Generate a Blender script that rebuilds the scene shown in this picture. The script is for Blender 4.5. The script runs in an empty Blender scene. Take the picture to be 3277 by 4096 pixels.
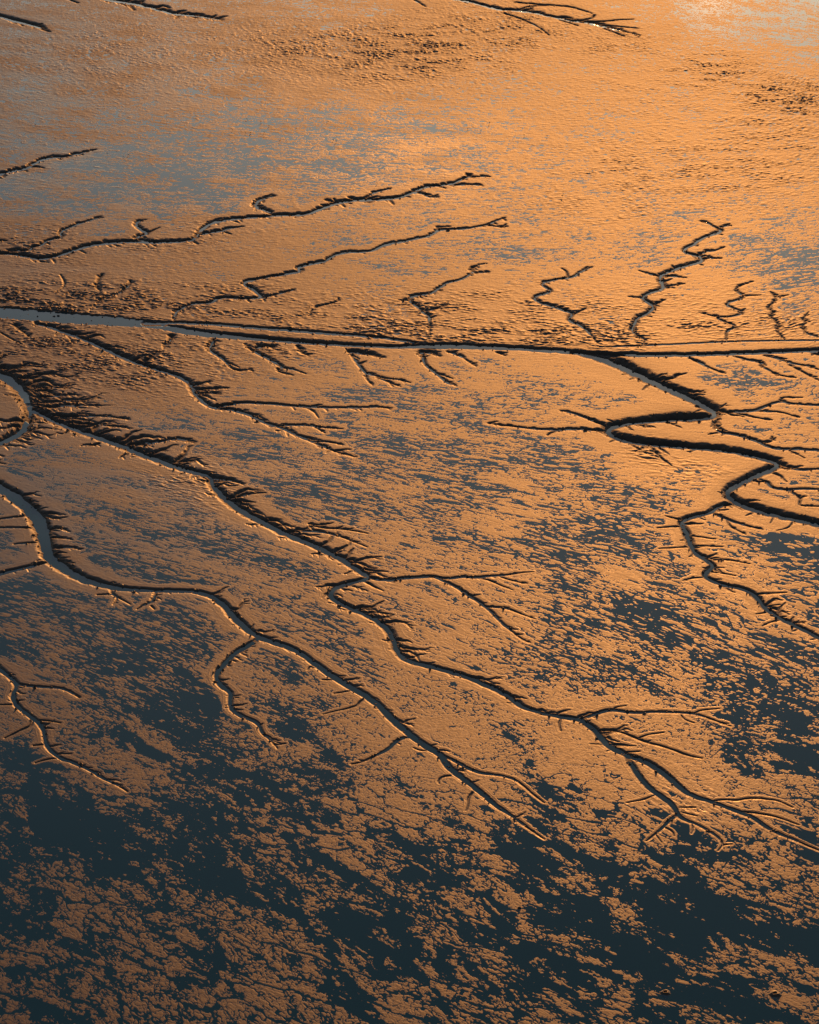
import bpy, math, random
import numpy as np

# ------------------------------------------------------------------ camera, light, sky
S = bpy.context.scene
W, Hh = 3277.0, 4096.0                      # pixel frame the creeks were surveyed in
CAM_H = 300.0
DEP = math.radians(27.0)                    # how far the camera looks down
VFOV = math.radians(25.0)
FPX = (Hh / 2) / math.tan(VFOV / 2)
cam_d = bpy.data.cameras.new("camera")
cam = bpy.data.objects.new("camera", cam_d)
S.collection.objects.link(cam)
cam.location = (0, 0, CAM_H)
cam.rotation_euler = (math.pi / 2 - DEP, 0, 0)
cam_d.sensor_fit = 'VERTICAL'
cam_d.angle = VFOV
cam_d.clip_start = 1
cam_d.clip_end = 60000
S.camera = cam

SUN_EL, SUN_AZ = math.radians(11.0), math.radians(7.5)   # azimuth clockwise from +Y
world = bpy.data.worlds.new("World")
S.world = world
world.use_nodes = True
nt = world.node_tree
bg = nt.nodes['Background']
sky = nt.nodes.new('ShaderNodeTexSky')
sky.sky_type = 'NISHITA'
sky.sun_disc = False
sky.sun_elevation = SUN_EL
sky.sun_rotation = SUN_AZ
sky.altitude = 0
sky.air_density = 1.0
sky.dust_density = 0.8
sky.ozone_density = 1.4
nt.links.new(sky.outputs[0], bg.inputs[0])
bg.inputs[1].default_value = 0.13

sl = bpy.data.lights.new("sun", 'SUN')
sl.energy = 5.0
sl.angle = math.radians(0.5)
sl.color = (1.0, 0.375, 0.075)
sun = bpy.data.objects.new("sun", sl)
S.collection.objects.link(sun)
sun.rotation_euler = (math.pi / 2 - SUN_EL, 0, math.pi - SUN_AZ)

S.view_settings.view_transform = 'Standard'
S.view_settings.look = 'None'
S.view_settings.gamma = 1
S.view_settings.exposure = -0.08
S.cycles.max_bounces = 4

rng = np.random.default_rng(7)
random.seed(7)

# ------------------------------------------------------------------ survey geometry
sD, cD = math.sin(DEP), math.cos(DEP)
def ground(px, py, z=0.0):
    """where the sight line of a surveyed point meets the level z"""
    u = (px - W / 2) / FPX
    v = (py - Hh / 2) / FPX
    dz = -sD - v * cD
    dy = cD - v * sD
    t = (z - CAM_H) / dz
    return u * t, dy * t
def lateral_scale(py):                       # metres per surveyed pixel, and sine of depression
    v = (py - Hh / 2) / FPX
    t = CAM_H / (sD + v * cD)
    return t / FPX, math.sin(DEP + math.atan(v))

# ------------------------------------------------------------------ noise
class Perlin:
    def __init__(s, seed):
        r = np.random.default_rng(seed)
        s.p = np.tile(r.permutation(256).astype(np.int32), 3)
        a = r.random(256) * 2 * np.pi
        s.gx = np.cos(a).astype(np.float32); s.gy = np.sin(a).astype(np.float32)
    def __call__(s, x, y):
        xf = np.floor(x); yf = np.floor(y)
        xi = xf.astype(np.int32) & 255; yi = yf.astype(np.int32) & 255
        fx = (x - xf).astype(np.float32); fy = (y - yf).astype(np.float32)
        u = fx * fx * fx * (fx * (fx * 6 - 15) + 10); v = fy * fy * fy * (fy * (fy * 6 - 15) + 10)
        def g(ix, iy, dx, dy):
            h = s.p[s.p[ix] + iy]
            return s.gx[h] * dx + s.gy[h] * dy
        a = g(xi, yi, fx, fy); b = g(xi + 1, yi, fx - 1, fy)
        c = g(xi, yi + 1, fx, fy - 1); d = g(xi + 1, yi + 1, fx - 1, fy - 1)
        ab = a + u * (b - a); cd = c + u * (d - c)
        return (ab + v * (cd - ab)) * 4.0     # roughly unit variance
def fbm(seed, x, y, octs, gain=0.5, lac=2.03):
    out = 0; amp = 1.0; tot = 0.0
    for k in range(octs):
        f = lac ** k
        out = out + amp * Perlin(seed + k)(x * f + 17.3 * k, y * f - 9.1 * k)
        tot += amp * amp; amp *= gain
    return out / math.sqrt(tot)

# ------------------------------------------------------------------ grid: fine where it is looked at, coarse out to the horizon
DENS = 0.58                                   # grid lines per surveyed pixel
xs = np.linspace(-180, W + 180, int((W + 360) * DENS))
ys = np.linspace(-200, Hh + 220, int((Hh + 420) * DENS))
ux = (xs - W / 2) / FPX
grow = ux[-1] * 1.22 ** np.arange(1, 18)
ux = np.concatenate([-grow[::-1], ux, grow])
gv = (ys - Hh / 2) / FPX
gy_ = (cD - gv * sD) / (sD + gv * cD) * CAM_H
gt_ = CAM_H / (sD + gv * cD)
far = gy_[0] * 1.18 ** np.arange(1, 24)       # towards the horizon
near = np.linspace(gy_[-1], -500, 26)[1:]     # back under the camera
def t_of_y(Y): return Y * cD + CAM_H * sD     # depth along the optical axis
Yr = np.concatenate([far[::-1], gy_, near])
Tr = np.maximum(t_of_y(Yr), 150.0)
NX, NY = len(ux), len(Yr)
X = (Tr[:, None] * ux[None, :]).astype(np.float64)
Y = np.repeat(Yr[:, None], NX, axis=1)
Xf, Yf = X.astype(np.float32), Y.astype(np.float32)
i_fine0, i_fine1 = len(far), len(far) + len(gy_)
j_fine0, j_fine1 = len(grow), len(grow) + len(xs)
# survey pixel of every vertex (for looking up the wetness chart)
vt = (CAM_H * cD - Yr * sD) / np.maximum(t_of_y(Yr), 1e-3)
PYr = np.clip(vt * FPX + Hh / 2, -400, Hh + 500)
PXc = np.clip(ux * FPX + W / 2, -500, W + 500)

# ------------------------------------------------------------------ flow field (ebb runnels): angles surveyed on a 1725-wide chart
FS = W / 1725.0
flow = [(100,100,8),(600,100,12),(1100,80,10),(1600,60,10),(1200,180,12),(1600,200,13),(100,350,1),(600,350,-4),(1100,300,-2),
 (1600,300,5),(1400,380,-7),(1650,430,-11),(1100,450,-13),(1500,550,-22),(1650,600,-22),(100,600,1),(600,600,-3),(1100,640,-2),(300,800,10),
 (800,900,10),(1200,950,12),(1600,850,8),(300,1100,20),(800,1100,12),(1300,1150,15),(1650,1100,15),(200,1350,30),(700,1250,28),
 (1200,1400,18),(1600,1450,20),(100,1650,34),(500,1650,38),(900,1700,38),(1300,1750,34),(1650,1700,26),(100,1900,28),(500,1950,30),
 (900,1950,40),(1300,1950,36),(1600,1950,30),(100,2150,30),(900,2150,38),(1650,2150,32)]
PX0, PY0, PSC = 0.0, 640.0, 300.0
EXPO = [(a, b) for a in range(6) for b in range(6) if 0 < a + b <= 5]
def basis_grad(x, y):
    bx = np.array([a * x ** max(a - 1, 0) * y ** b if a else 0 for a, b in EXPO])
    by = np.array([b * x ** a * y ** max(b - 1, 0) if b else 0 for a, b in EXPO])
    return bx, by
rowsA, rp, rf = [], [], []
for fx, fy, ang in flow:
    px, py = fx * FS, fy * FS
    gx, gy = ground(px, py)
    s_, sd = lateral_scale(py)
    a = math.radians(ang)
    t = np.array([math.cos(a), -math.sin(a) / sd]); t /= np.linalg.norm(t)
    bx, by = basis_grad((gx - PX0) / PSC, (gy - PY0) / PSC)
    for comp, bb in ((0, bx), (1, by)):
        rowsA.append(bb)
        rf.append(t[comp]); rp.append((-t[1], t[0])[comp])
A_ = np.array(rowsA)
reg = np.diag([0.02 * (a + b) ** 1.5 for a, b in EXPO])
A2 = np.vstack([A_, reg]); z0 = np.zeros(len(EXPO))
cphi = np.linalg.lstsq(A2, np.concatenate([rf, z0]), rcond=None)[0]
cpsi = np.linalg.lstsq(A2, np.concatenate([rp, z0]), rcond=None)[0]
def poly(c, x, y):
    out = np.zeros_like(x)
    for k, (a, b) in enumerate(EXPO):
        out += c[k] * x ** a * y ** b
    return out
xc = np.clip(X, -250, 250); yc = np.clip(Y, 330, 1300)
PHI = (poly(cphi, (xc - PX0) / PSC, (yc - PY0) / PSC) * PSC + (X - xc)).astype(np.float32)
PSI = (poly(cpsi, (xc - PX0) / PSC, (yc - PY0) / PSC) * PSC + (Y - yc)).astype(np.float32)
del xc, yc

# ------------------------------------------------------------------ wetness chart: share of the flat under standing water
wet_pts = [(40,60,.2),(200,60,.2),(400,90,.22),(60,150,.2),(200,160,.2),(300,200,.25),(450,200,.3),(700,50,.32),(620,140,.05),(900,100,.05),(1200,150,.12),(1350,50,.18),(1500,40,.35),(1650,60,.45),(1700,20,.45),(1600,20,.4),
 (1250,60,.06),(1600,130,.18),(1500,220,.17),(1000,220,.2),(750,130,.06),(700,300,.35),(500,300,.5),(300,300,.4),(100,250,.25),(100,340,.25),(100,420,.3),(250,420,.4),(450,380,.6),(700,360,.4),
 (900,300,.3),(1300,300,.17),(1600,300,.15),(1300,400,.2),(1600,450,.3),(1400,500,.33),(1100,520,.27),(1650,580,.45),(1300,600,.15),
 (900,500,.2),(700,500,.12),(1000,650,.02),(600,620,.02),(200,620,.01),(50,600,.01),(1500,680,.04),(400,560,.1),(600,460,.1),(800,420,.2),
 (300,760,.08),(150,720,.03),(600,780,.22),(900,780,.15),(1100,800,.15),(1300,800,.1),(1600,780,.22),(1600,900,.12),(200,950,.15),(600,920,.35),
 (850,880,.33),(1050,920,.3),(1300,930,.12),(400,1000,.3),(700,1020,.45),(1000,1000,.42),(1250,1020,.35),(1100,1080,.45),
 (1350,1060,.38),(800,1130,.25),(1000,1150,.3),(1300,1180,.38),(1500,1130,.2),(1650,1150,.5),(1500,1220,.28),(1600,1280,.4),
 (300,1100,.35),(400,1150,.4),(200,1150,.2),(550,1200,.42),(650,1180,.35),(500,1230,.2),(800,1250,.2),(950,1250,.15),(1100,1260,.2),
 (1200,1290,.5),(1350,1340,.72),(1550,1390,.75),(1690,1450,.72),(1400,1400,.65),(1250,1380,.35),(1000,1340,.35),(1150,1440,.28),
 (900,1430,.18),(700,1300,.3),(1550,1530,.78),(1690,1560,.66),(1380,1480,.3),(1600,1600,.5),(1450,1550,.15),(1690,1660,.45),
 (1450,1620,.12),(1250,1600,.1),(1600,1700,.12),(100,1300,.5),(250,1330,.55),(400,1340,.5),(300,1420,.75),(150,1380,.3),(80,1500,.25),
 (400,1500,.8),(550,1420,.4),(600,1500,.5),(480,1560,.8),(350,1560,.6),(250,1500,.7),(680,1450,.38),(750,1520,.25),(600,1600,.5),
 (700,1640,.75),(560,1650,.7),(180,1600,.3),(50,1640,.85),(100,1700,.96),(200,1740,.97),(270,1620,.3),(400,1700,.8),(450,1780,.85),
 (330,1740,.7),(300,1820,.75),(150,1790,.93),(50,1790,.75),(100,1870,.4),(300,1920,.42),(450,1850,.92),(550,1740,.55),(600,1800,.5),
 (620,1700,.7),(700,1740,.45),(700,1850,.6),(780,1640,.35),(800,1700,.6),(850,1740,.3),(900,1680,.3),(880,1850,.6),(960,1780,.6),
 (1000,1680,.12),(1080,1760,.75),(1160,1820,.95),(1200,1900,.92),(1100,1700,.2),(1230,1780,.3),(1300,1840,.9),(1400,1880,.92),
 (1500,1950,.93),(1600,2050,.93),(1350,1760,.2),(1420,1810,.7),(1530,1830,.6),(1650,1780,.3),(1600,1870,.7),(1690,1900,.5),
 (1690,1980,.92),(1000,1900,.45),(1050,1950,.6),(950,1960,.5),(800,1930,.75),(880,2050,.75),(700,1950,.78),(600,1900,.6),
 (500,1950,.45),(150,1950,.25),(300,2000,.25),(400,2080,.6),(200,2080,.6),(60,2050,.5),(500,2110,.25),(600,2020,.3),(640,2120,.3),
 (750,2060,.7),(1000,2020,.6),(1100,2050,.6),(1250,2020,.6),(1270,2100,.3),(1150,2130,.45),(1400,2100,.6),(1500,2060,.7),
 (1600,2120,.75),(1690,2120,.5),(1350,2000,.78),(900,2120,.35),(780,2130,.5)]
WP = np.array(wet_pts, dtype=np.float64)
gxs = np.linspace(-300, 2025, 117); gys = np.linspace(-250, 2450, 136)
GX, GY = np.meshgrid(gxs, gys)
num = np.zeros_like(GX); den = np.zeros_like(GX) + 1e-30
for x, y, v in WP:
    d2 = (GX - x) ** 2 + (GY - y) ** 2
    k = np.exp(-d2 / (2 * 42.0 ** 2)) + 1e-4 * np.exp(-d2 / (2 * 300.0 ** 2)) + 1e-12
    num += k * v; den += k
WG = (num / den).astype(np.float32)
def chart(G):
    fx = np.clip((PXc / FS - gxs[0]) / (gxs[1] - gxs[0]), 0, len(gxs) - 1.001)
    fy = np.clip((PYr / FS - gys[0]) / (gys[1] - gys[0]), 0, len(gys) - 1.001)
    ix = fx.astype(int); iy = fy.astype(int); ax = (fx - ix)[None, :]; ay = (fy - iy)[:, None]
    g = G[iy] * (1 - ay) + G[iy + 1] * ay
    return (g[:, ix] * (1 - ax) + g[:, ix + 1] * ax).astype(np.float32)
WET = np.clip(chart(WG), 0.004, 0.985)

# rippled areas (small steep current ripples)
rip_pts = [(850,110,170,45,1.0),(650,100,160,40,.7),(1050,60,140,40,.8),(1300,90,90,30,.6),(1500,150,80,30,.8),(1650,210,80,40,.9),(250,110,200,70,.35),(1400,200,200,60,.3),
 (1500,350,230,60,.5),(1600,300,140,60,.5),(1300,420,150,50,.35),(450,500,100,30,.3),(130,640,260,40,.9),(450,640,160,35,.6),(700,660,200,25,.6),(850,700,140,18,.8),
 (1200,710,160,18,.8),(1050,700,160,20,.8),(1000,640,250,25,.5),(1450,690,200,20,.6),(1650,680,60,20,.6),(1400,640,200,30,.3),(250,760,200,50,.6),(100,730,120,30,.7),(600,730,60,20,.5),
 (1440,990,70,22,.25),(1370,950,30,16,.6),(1200,660,300,40,.35),(80,520,80,30,.6),(330,520,120,25,.3),(1440,1690,60,40,.12),(400,1020,80,40,.3)]
RG = np.zeros_like(GX)
for x, y, sx, sy, v in rip_pts:
    RG = np.maximum(RG, v * np.exp(-0.5 * (((GX - x) / sx) ** 2 + ((GY - y) / sy) ** 2)))
RIP = np.clip(chart(RG.astype(np.float32)), 0, 1.2)

# ------------------------------------------------------------------ creeks: surveyed sheet by sheet (sheet origin, [(x, y, half width of water)])
Z = 1100.0 / 1725.0
CH = []
def ch(ox, oy, pts, bank=None, bed=None, fr=None):
    """bank: horizontal bank width, in sheet px of height; fr: (density, length) of gullies eating into the banks"""
    P = []
    lw = 3.0
    for p in pts:
        w = p[2] if len(p) > 2 else lw
        lw = w
        bk = (p[3] if len(p) > 3 else (bank if bank else 5.0 + 1.0 * w))
        if w < 10 and oy < 1500: w_, bk = w * .85, bk + .6
        else: w_ = w
        P.append((ox + p[0] * Z, oy + p[1] * Z, w_ * Z, bk * Z))
    CH.append((P, fr))
R1=(0,0);R2=(1100,0);R3=(2177,0);R4=(0,850);R5=(1000,850);R6=(2177,850);R8=(0,1750);R9=(1000,1750);R10=(2177,1750);R11=(0,2600);R12=(1100,2600);R13=(2177,2600)
def sh(dst, src, pts):      # points of one sheet expressed on another
    ox = (src[0] - dst[0]) / Z; oy = (src[1] - dst[1]) / Z
    return [(p[0] + ox, p[1] + oy) + tuple(p[2:]) for p in pts]
# main river
ch(*R4, [(-500,600,34,7),(-150,622,33,6),(0,632,33,5),(200,645,33,5),(400,662,33,4),(600,678,30,4),(800,690,26,4),(1000,712,18,5),(1100,738,18,7),(1200,755,18,8),(1400,780,14,10),(1550,792,11,12)]
   + sh(R4, R5, [(130,805,9,12),(300,820,9,12),(600,838,8,10),(900,850,7,8),(1050,845,12,8),(1200,842,15,9),(1400,846,14,9),(1700,860,9,10)])
   + sh(R4, R6, [(0,869,10,10),(200,884,12,8),(400,895,11,8),(700,902,9,9),(1000,897,8,9),(1300,887,8,9),(1500,880,7,10),(1725,871,8,10),(1900,862,8,10),(2300,840,8,10)]))
ch(*R4, [(930,699,5,6),(1090,694,7,6),(1250,701,8,6),(1400,710,8,6),(1700,737,9,6)] + sh(R4, R5, [(200,738,10,6),(350,752,9,6),(500,765,9,6),(700,777,7,5),(900,799,7,5),(1030,820,8,5)]))
ch(*R6, [(350,848,3,2),(700,835,4,2),(1000,820,4,2),(1300,808,4,2),(1725,805,4,2),(1900,803,4,2)])
# meandering creek right
ch(*R6, [(250,898,12,14),(400,935,15,22),(600,1030,16,22),(800,1125,15,20),(950,1190,14,20),(1040,1240,14,22),(1072,1270,13,20),(1050,1292,11,18),(950,1305,8,26),(800,1308,7,26),(600,1322,7,20),(480,1335,9,18),(410,1360,12,18),(400,1385,12,18),(440,1415,10,20),(520,1442,9,24),(640,1462,8,26),(850,1478,7,22),(1050,1492,7,20),(1200,1510,8,20),(1350,1545,9,20),(1440,1570,10,20),(1475,1595,10,18)]
   + sh(R6, R10, [(1400,215,10,18),(1300,260,11,16),(1200,310,12,16),(1150,340,12,14),(1150,370,12,16),(1200,415,12,20),(1300,455,11,22),(1450,495,11,22),(1600,525,11,20),(1725,555,11,20),(1850,585,11,20),(2100,640,11,20)]), fr=(.6, 60))
ch(*R10, [(1200,420,5,10),(1130,425,5,12),(1070,450,6,12),(1050,475,7,10),(950,500,6,12),(880,520,8,12),(860,540,12,10),(890,600,13,10),(915,670,13,10),(945,730,11,10),(1000,765,8,10),(1050,795,9,10),(1065,815,9,9),(1020,845,10,9),(1005,875,9,9),(1050,905,8,10),(1130,930,7,10),(1230,950,7,10),(1310,980,9,11),(1350,1030,10,12),(1400,1090,10,11),(1500,1150,9,9),(1600,1195,9,9),(1725,1260,9,9),(1850,1330,8,9),(2000,1400,8,9)], fr=(1.6, 60))
# left creek loop and its long arm
ch(*R4, [(-400,900,16,18),(-60,1000,16,20),(0,1025,16,22),(60,1055,18,24),(130,1110,19,26),(170,1180,18,24),(195,1245,16,18),(170,1320,16,18),(140,1380,15,18),(80,1415,14,18),(0,1450,13,16),(-80,1490,13,16),(-300,1600,13,16)], fr=(3.0, 110))
ch(*R4, [(205,1245,7,24),(260,1275,6,26),(330,1310,7,24),(450,1360,9,22),(600,1410,10,20),(750,1465,11,20),(900,1525,11,20),(1020,1570,12,18),(1130,1610,12,16)]
   + sh(R4, R8, [(1230,228,10,12),(1310,245,11,12),(1328,265,11,14),(1325,295,11,14),(1370,345,13,16),(1430,405,13,18),(1500,455,13,18)])
   + sh(R4, R9, [(0,497,13,17),(100,545,13,15),(200,600,13,15),(300,640,13,14),(420,690,13,13),(540,750,12,13),(640,810,11,13),(715,860,11,13),(740,880,11,11),(720,895,10,10),(620,920,9,12),(540,945,10,12),(510,970,12,10),(505,1005,12,11),(560,1045,10,12),(650,1085,9,12),(740,1125,10,12),(800,1155,11,12),(850,1190,13,13),(890,1250,13,14),(915,1320,13,14),(945,1380,12,12),(1000,1410,11,9),(1130,1440,11,9),(1280,1480,10,10),(1420,1530,11,12)])
   + sh(R4, R12, [(1443,277,11,12),(1500,325,11,12),(1560,365,10,10),(1650,392,9,8)]) + sh(R4, R13, [(0,405,9,8),(120,425,9,8),(220,440,11,8),(280,475,13,10),(330,520,14,13),(375,575,14,12),(400,605,14,9),(470,640,13,8),(530,668,13,8)]), fr=(2.0, 85))
ch(*R13, [(530,668,13,8),(600,690,12,9),(680,730,13,11),(760,785,14,10),(820,840,14,8),(880,890,13,6),(960,930,10,5),(1070,960,9,5),(1180,1005,9,5),(1260,1030,9,5),(1330,1065,9,5),(1400,1120,8,5),(1500,1165,5,5),(1600,1205,4,4),(1725,1260,3,4),(1800,1290,2,2)])
ch(*R13, [(520,668,9,8),(545,720,12,8),(590,790,13,7),(650,860,13,7),(700,900,13,6),(770,945,13,6),(820,990,13,5),(835,1030,11,5),(860,1060,7,5),(960,1095,5,4),(1050,1145,5,4),(1110,1190,5,4),(1122,1228,3,3)])
ch(*R13, [(830,1040,7,4),(780,1075,8,4),(750,1110,6,4),(690,1160,4,4),(640,1200,2,3)])
ch(*R13, [(760,1115,4,3),(810,1140,4,3),(815,1170,2,2)]); ch(*R13, [(930,1095,3,3),(935,1130,2,3),(925,1155,1,2)]); ch(*R13, [(1120,1225,3,3),(1180,1220,1,2)]); ch(*R13, [(1120,1225,3,3),(1090,1260,2,2)])
ch(*R13, [(700,1160,3,3),(740,1210,1,2)])
ch(*R13, [(225,438,6,7),(300,412,5,8),(380,385,6,8),(440,380,6,6),(560,400,5,6),(700,390,4,5),(850,395,4,5),(940,400,4,5),(1020,425,3,4),(1100,455,2,3),(1170,480,1.5,3)], fr=(1.2, 35))
ch(*R13, [(940,400,3,4),(980,380,2,4),(1100,370,1.5,3)]); ch(*R13, [(430,378,2,4),(445,360,2,4),(515,352,1,3)])
ch(*R13, [(330,508,3,8),(400,505,3,8),(480,515,3,7),(560,548,3,6),(620,575,3,5),(720,600,3,5),(820,632,3,5),(900,665,3,5),(990,682,2,4)], fr=(.8, 30))
ch(*R13, [(600,552,2,4),(660,530,2,4),(750,520,1.5,3)])
ch(*R13, [(1070,948,3,4),(1150,940,2,4),(1210,948,3,4),(1290,928,3,4),(1400,938,2,4),(1480,950,2,4),(1560,990,1.5,3)])
ch(*R13, [(1190,1015,3,5),(1300,1022,3,5),(1400,1035,2.5,4),(1500,1062,2,4),(1600,1100,1.5,3)])
ch(*R13, [(700,910,2,4),(630,940,2,4),(520,960,1.5,3)]); ch(*R13, [(390,595,2,4),(290,592,1,3)]); ch(*R13, [(850,990,2,4),(950,990,1.5,3)]); ch(*R13, [(860,1020,2,4),(960,1045,1,3)])
ch(*R13, [(110,430,3,5),(90,460,3,5),(105,510,2,4)]); ch(*R13, [(500,645,3,5),(600,638,1.5,4)]); ch(*R13, [(860,410,2,3),(880,440,2,3),(940,460,1,3)])
# second long creek
ch(*R8, [(-400,180,22,16),(-60,290,22,16),(0,325,22,16),(80,370,24,15),(160,430,27,16),(220,490,32,18),(260,560,36,18),(280,640,34,17),(290,700,28,17),(310,755,26,18),(360,800,24,18),(430,845,21,17),(500,885,18,15),(580,915,15,14),(700,945,12,12),(850,960,9,10),(1000,965,8,9),(1150,967,8,9),(1250,975,9,9),(1330,1000,11,10),(1400,1050,14,12),(1450,1110,16,13),(1500,1165,16,12),(1560,1215,14,11),(1640,1265,13,10),(1725,1290,12,9)]
   + sh(R8, R9, [(300,1345,11,9),(380,1400,13,8),(450,1455,14,8),(550,1520,15,8),(640,1575,15,8)])
   + sh(R8, R12, [(563,285,15,8),(640,340,16,8),(700,400,17,8),(780,480,17,8),(850,535,16,7),(920,590,15,7),(1000,635,15,7),(1045,665,16,7),(1060,700,17,7),(1100,750,15,7),(1170,800,14,7),(1260,870,13,6),(1330,930,12,6),(1400,990,9,6),(1470,1030,7,5),(1540,1085,5,5),(1620,1140,3,4),(1690,1190,1.5,3)]), fr=(1.5, 50))
ch(*R12, [(1060,668,5,6),(1130,700,6,6),(1200,740,6,6),(1280,775,6,5),(1380,785,4,5),(1470,800,4,4),(1540,835,4,4),(1610,900,4,4),(1690,960,2,3)])
ch(*R12, [(840,550,5,5),(790,555,6,5),(750,585,8,6),(720,620,7,5),(640,660,4,5),(560,700,3,4),(480,718,2,3)], fr=(1, 25))
ch(*R12, [(555,310,3,5),(520,335,3,5),(520,350,2,4),(430,375,2,4),(300,405,1,3)])
ch(*R12, [(1100,790,3,4),(1050,795,3,4),(1020,820,3,4),(1030,840,2,3)]); ch(*R12, [(1240,895,4,5),(1210,930,4,5),(1215,970,3,5),(1200,1010,2,4)]); ch(*R12, [(960,630,2,4),(910,635,2,4),(870,615,1.5,3)])
ch(*R12, [(490,255,2,4),(430,265,2,4),(370,275,1,3)]); ch(*R12, [(390,185,3,5),(330,190,2,4),(295,188,1,3)]); ch(*R12, [(260,100,3,5),(215,105,2,4),(205,128,1,3)])
ch(*R8, [(290,780,8,8),(230,805,6,9),(120,830,7,10),(40,850,8,10),(0,862,8,10),(-60,880,8,10),(-300,940,8,10)], fr=(1.5, 30))
ch(*R8, [(190,490,3,6),(110,500,3,6),(0,515,2,5),(-60,520,1)]); ch(*R8, [(200,568,3,6),(100,570,3,6),(0,568,2.5,5),(-50,570,1)]); ch(*R8, [(235,660,3,6),(170,665,3,6),(90,672,2,4)])
ch(*R8, [(1610,1265,12,8),(1590,1290,12,8),(1540,1320,11,9),(1470,1355,11,9),(1430,1400,12,9),(1395,1440,12,9),(1360,1475,12,8),(1355,1515,12,8),(1385,1560,12,8),(1430,1590,11,8)]
   + sh(R8, R11, [(1450,280,10,8),(1440,350,11,7),(1470,395,10,7),(1530,425,9,6),(1600,450,8,6),(1630,480,7,6),(1640,520,6,6),(1690,560,5,5),(1720,590,4,5),(1740,620,2,4)]), fr=(2.2, 42))
ch(*R8, [(700,960,4,6),(700,985,5,7),(740,1005,4,6),(730,1030,3,5),(710,1050,2,4)], fr=(2,30)); ch(*R8, [(740,1005,3,5),(820,1050,1,3)]); ch(*R8, [(700,985,3,6),(610,990,1,4)])
ch(*R8, [(980,975,5,9),(960,1030,5,8),(900,1055,3,6),(860,1080,1,4)], fr=(2.5,30)); ch(*R8, [(950,1060,3,5),(970,1080,1,4)])
ch(*R8, [(860,50,4,12),(960,40,4,11),(1080,12,3,9),(1160,15,2,6),(1220,38,1,4)], fr=(3,30))
ch(*R8, [(620,40,4,8),(590,55,3,8),(540,45,2,5),(510,55,1,4)], fr=(3,22)); ch(*R8, [(830,90,3,8),(780,110,3,7),(750,130,1,4)], fr=(3,22))
# lower left creek
ch(*R11, [(-400,-80,10,10),(-60,80,10,9),(0,125,10,9),(60,170,10,9),(105,215,11,9),(100,245,11,8),(80,290,12,8),(90,335,11,8),(140,385,10,8),(200,425,10,7),(250,465,10,7),(280,520,10,8),(280,580,10,7),(320,640,9,7),(380,685,8,6),(480,715,7,6),(560,755,6,6),(650,810,5,5),(740,850,4,5),(800,890,2.5,4)], fr=(2.2, 42))
ch(*R11, [(115,220,5,8),(200,232,4,7),(300,238,4,6),(380,240,4,6),(440,265,4,6),(500,300,3,6)], fr=(1.5,28))
ch(*R11, [(210,450,5,6),(190,480,4,6),(120,510,3,5),(30,555,2,4)]); ch(*R11, [(75,345,2,5),(0,347,2,4)]); ch(*R11, [(270,595,3,6),(210,602,2,4)]); ch(*R11, [(350,682,2,5),(280,690,2,4),(220,710,1.5,3)]); ch(*R11, [(230,445,3,6),(300,445,2,5),(380,460,1.5,4)])
# upper left long creek
ch(*R4, [(-400,250,4,9),(0,265,4,9),(80,265,5,9),(180,285,5,10),(260,300,6,9),(350,280,6,9),(450,245,7,9),(560,212,8,9),(700,192,7,8),(850,190,6,9),(1000,193,6,8),(1120,190,6,8),(1190,180,6,8),(1220,170,8,6),(1245,135,9,6),(1280,95,9,7),(1340,65,8,7),(1450,45,6,7),(1600,35,5,7)]
   + sh(R4, R2, [(0,1357,4,8),(150,1355,5,8),(230,1340,7,7),(320,1300,7,8),(420,1272,5,8),(520,1260,5,8),(650,1258,5,7),(780,1245,6,7),(840,1220,7,6),(900,1190,6,6),(960,1175,4,7),(1100,1160,3,6),(1150,1140,4,5),(1210,1110,3,6),(1260,1112,2,4),(1345,1112,1,3)]), fr=(1.6, 40))
for pts in ([(1215,1105,2,5),(1200,1090,1,3)],[(1120,1165,3,5),(1180,1162,3,5),(1250,1162,2,4),(1305,1170,1,2)],[(850,1215,3,6),(930,1215,3,6),(960,1240,3,5),(1025,1243,1,3)],[(540,1258,4,5),(590,1230,4,5),(640,1205,3,5),(725,1185,1,3)],
            [(400,1280,3,6),(350,1265,3,6),(310,1260,1,4)],[(380,1275,2,5),(370,1250,1,4)],[(500,1258,2,6),(460,1240,1,4)]):
    ch(*R2, pts, fr=(2, 18))
ch(*R1, [(1700,1345,4,7),(1660,1320,4,7),(1620,1315,5,7),(1600,1295,6,7),(1615,1270,5,6),(1640,1255,3,6),(1690,1240,2,5),(1725,1235,1,4)], fr=(2.5,25))
ch(*R4, [(920,185,4,7),(850,165,4,7),(880,150,4,7),(930,140,5,7),(900,120,5,7),(860,95,5,6),(850,75,4,6),(880,55,3,5),(915,48,1,3)], fr=(2.5,25)); ch(*R4, [(940,125,2,6),(1000,98,1,3)])
ch(*R4, [(1250,145,3,7),(1330,130,3,7),(1400,120,4,6),(1450,100,3,5),(1530,92,1.5,3)], fr=(2.5,22)); ch(*R4, [(1400,125,2,5),(1450,140,1.5,3)])
ch(*R4, [(60,245,5,7),(150,242,4,8),(195,240,5,6),(200,220,5,6),(270,208,4,7),(280,185,5,6),(340,170,4,7),(395,160,5,6),(375,140,4,6),(385,120,4,6),(440,95,4,6),(520,65,4,5),(600,42,3,4),(645,35,1.5,3)], fr=(1.5,30))
ch(*R4, [(-60,185,4,6),(0,180,4,6),(35,182,2,4)])
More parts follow.
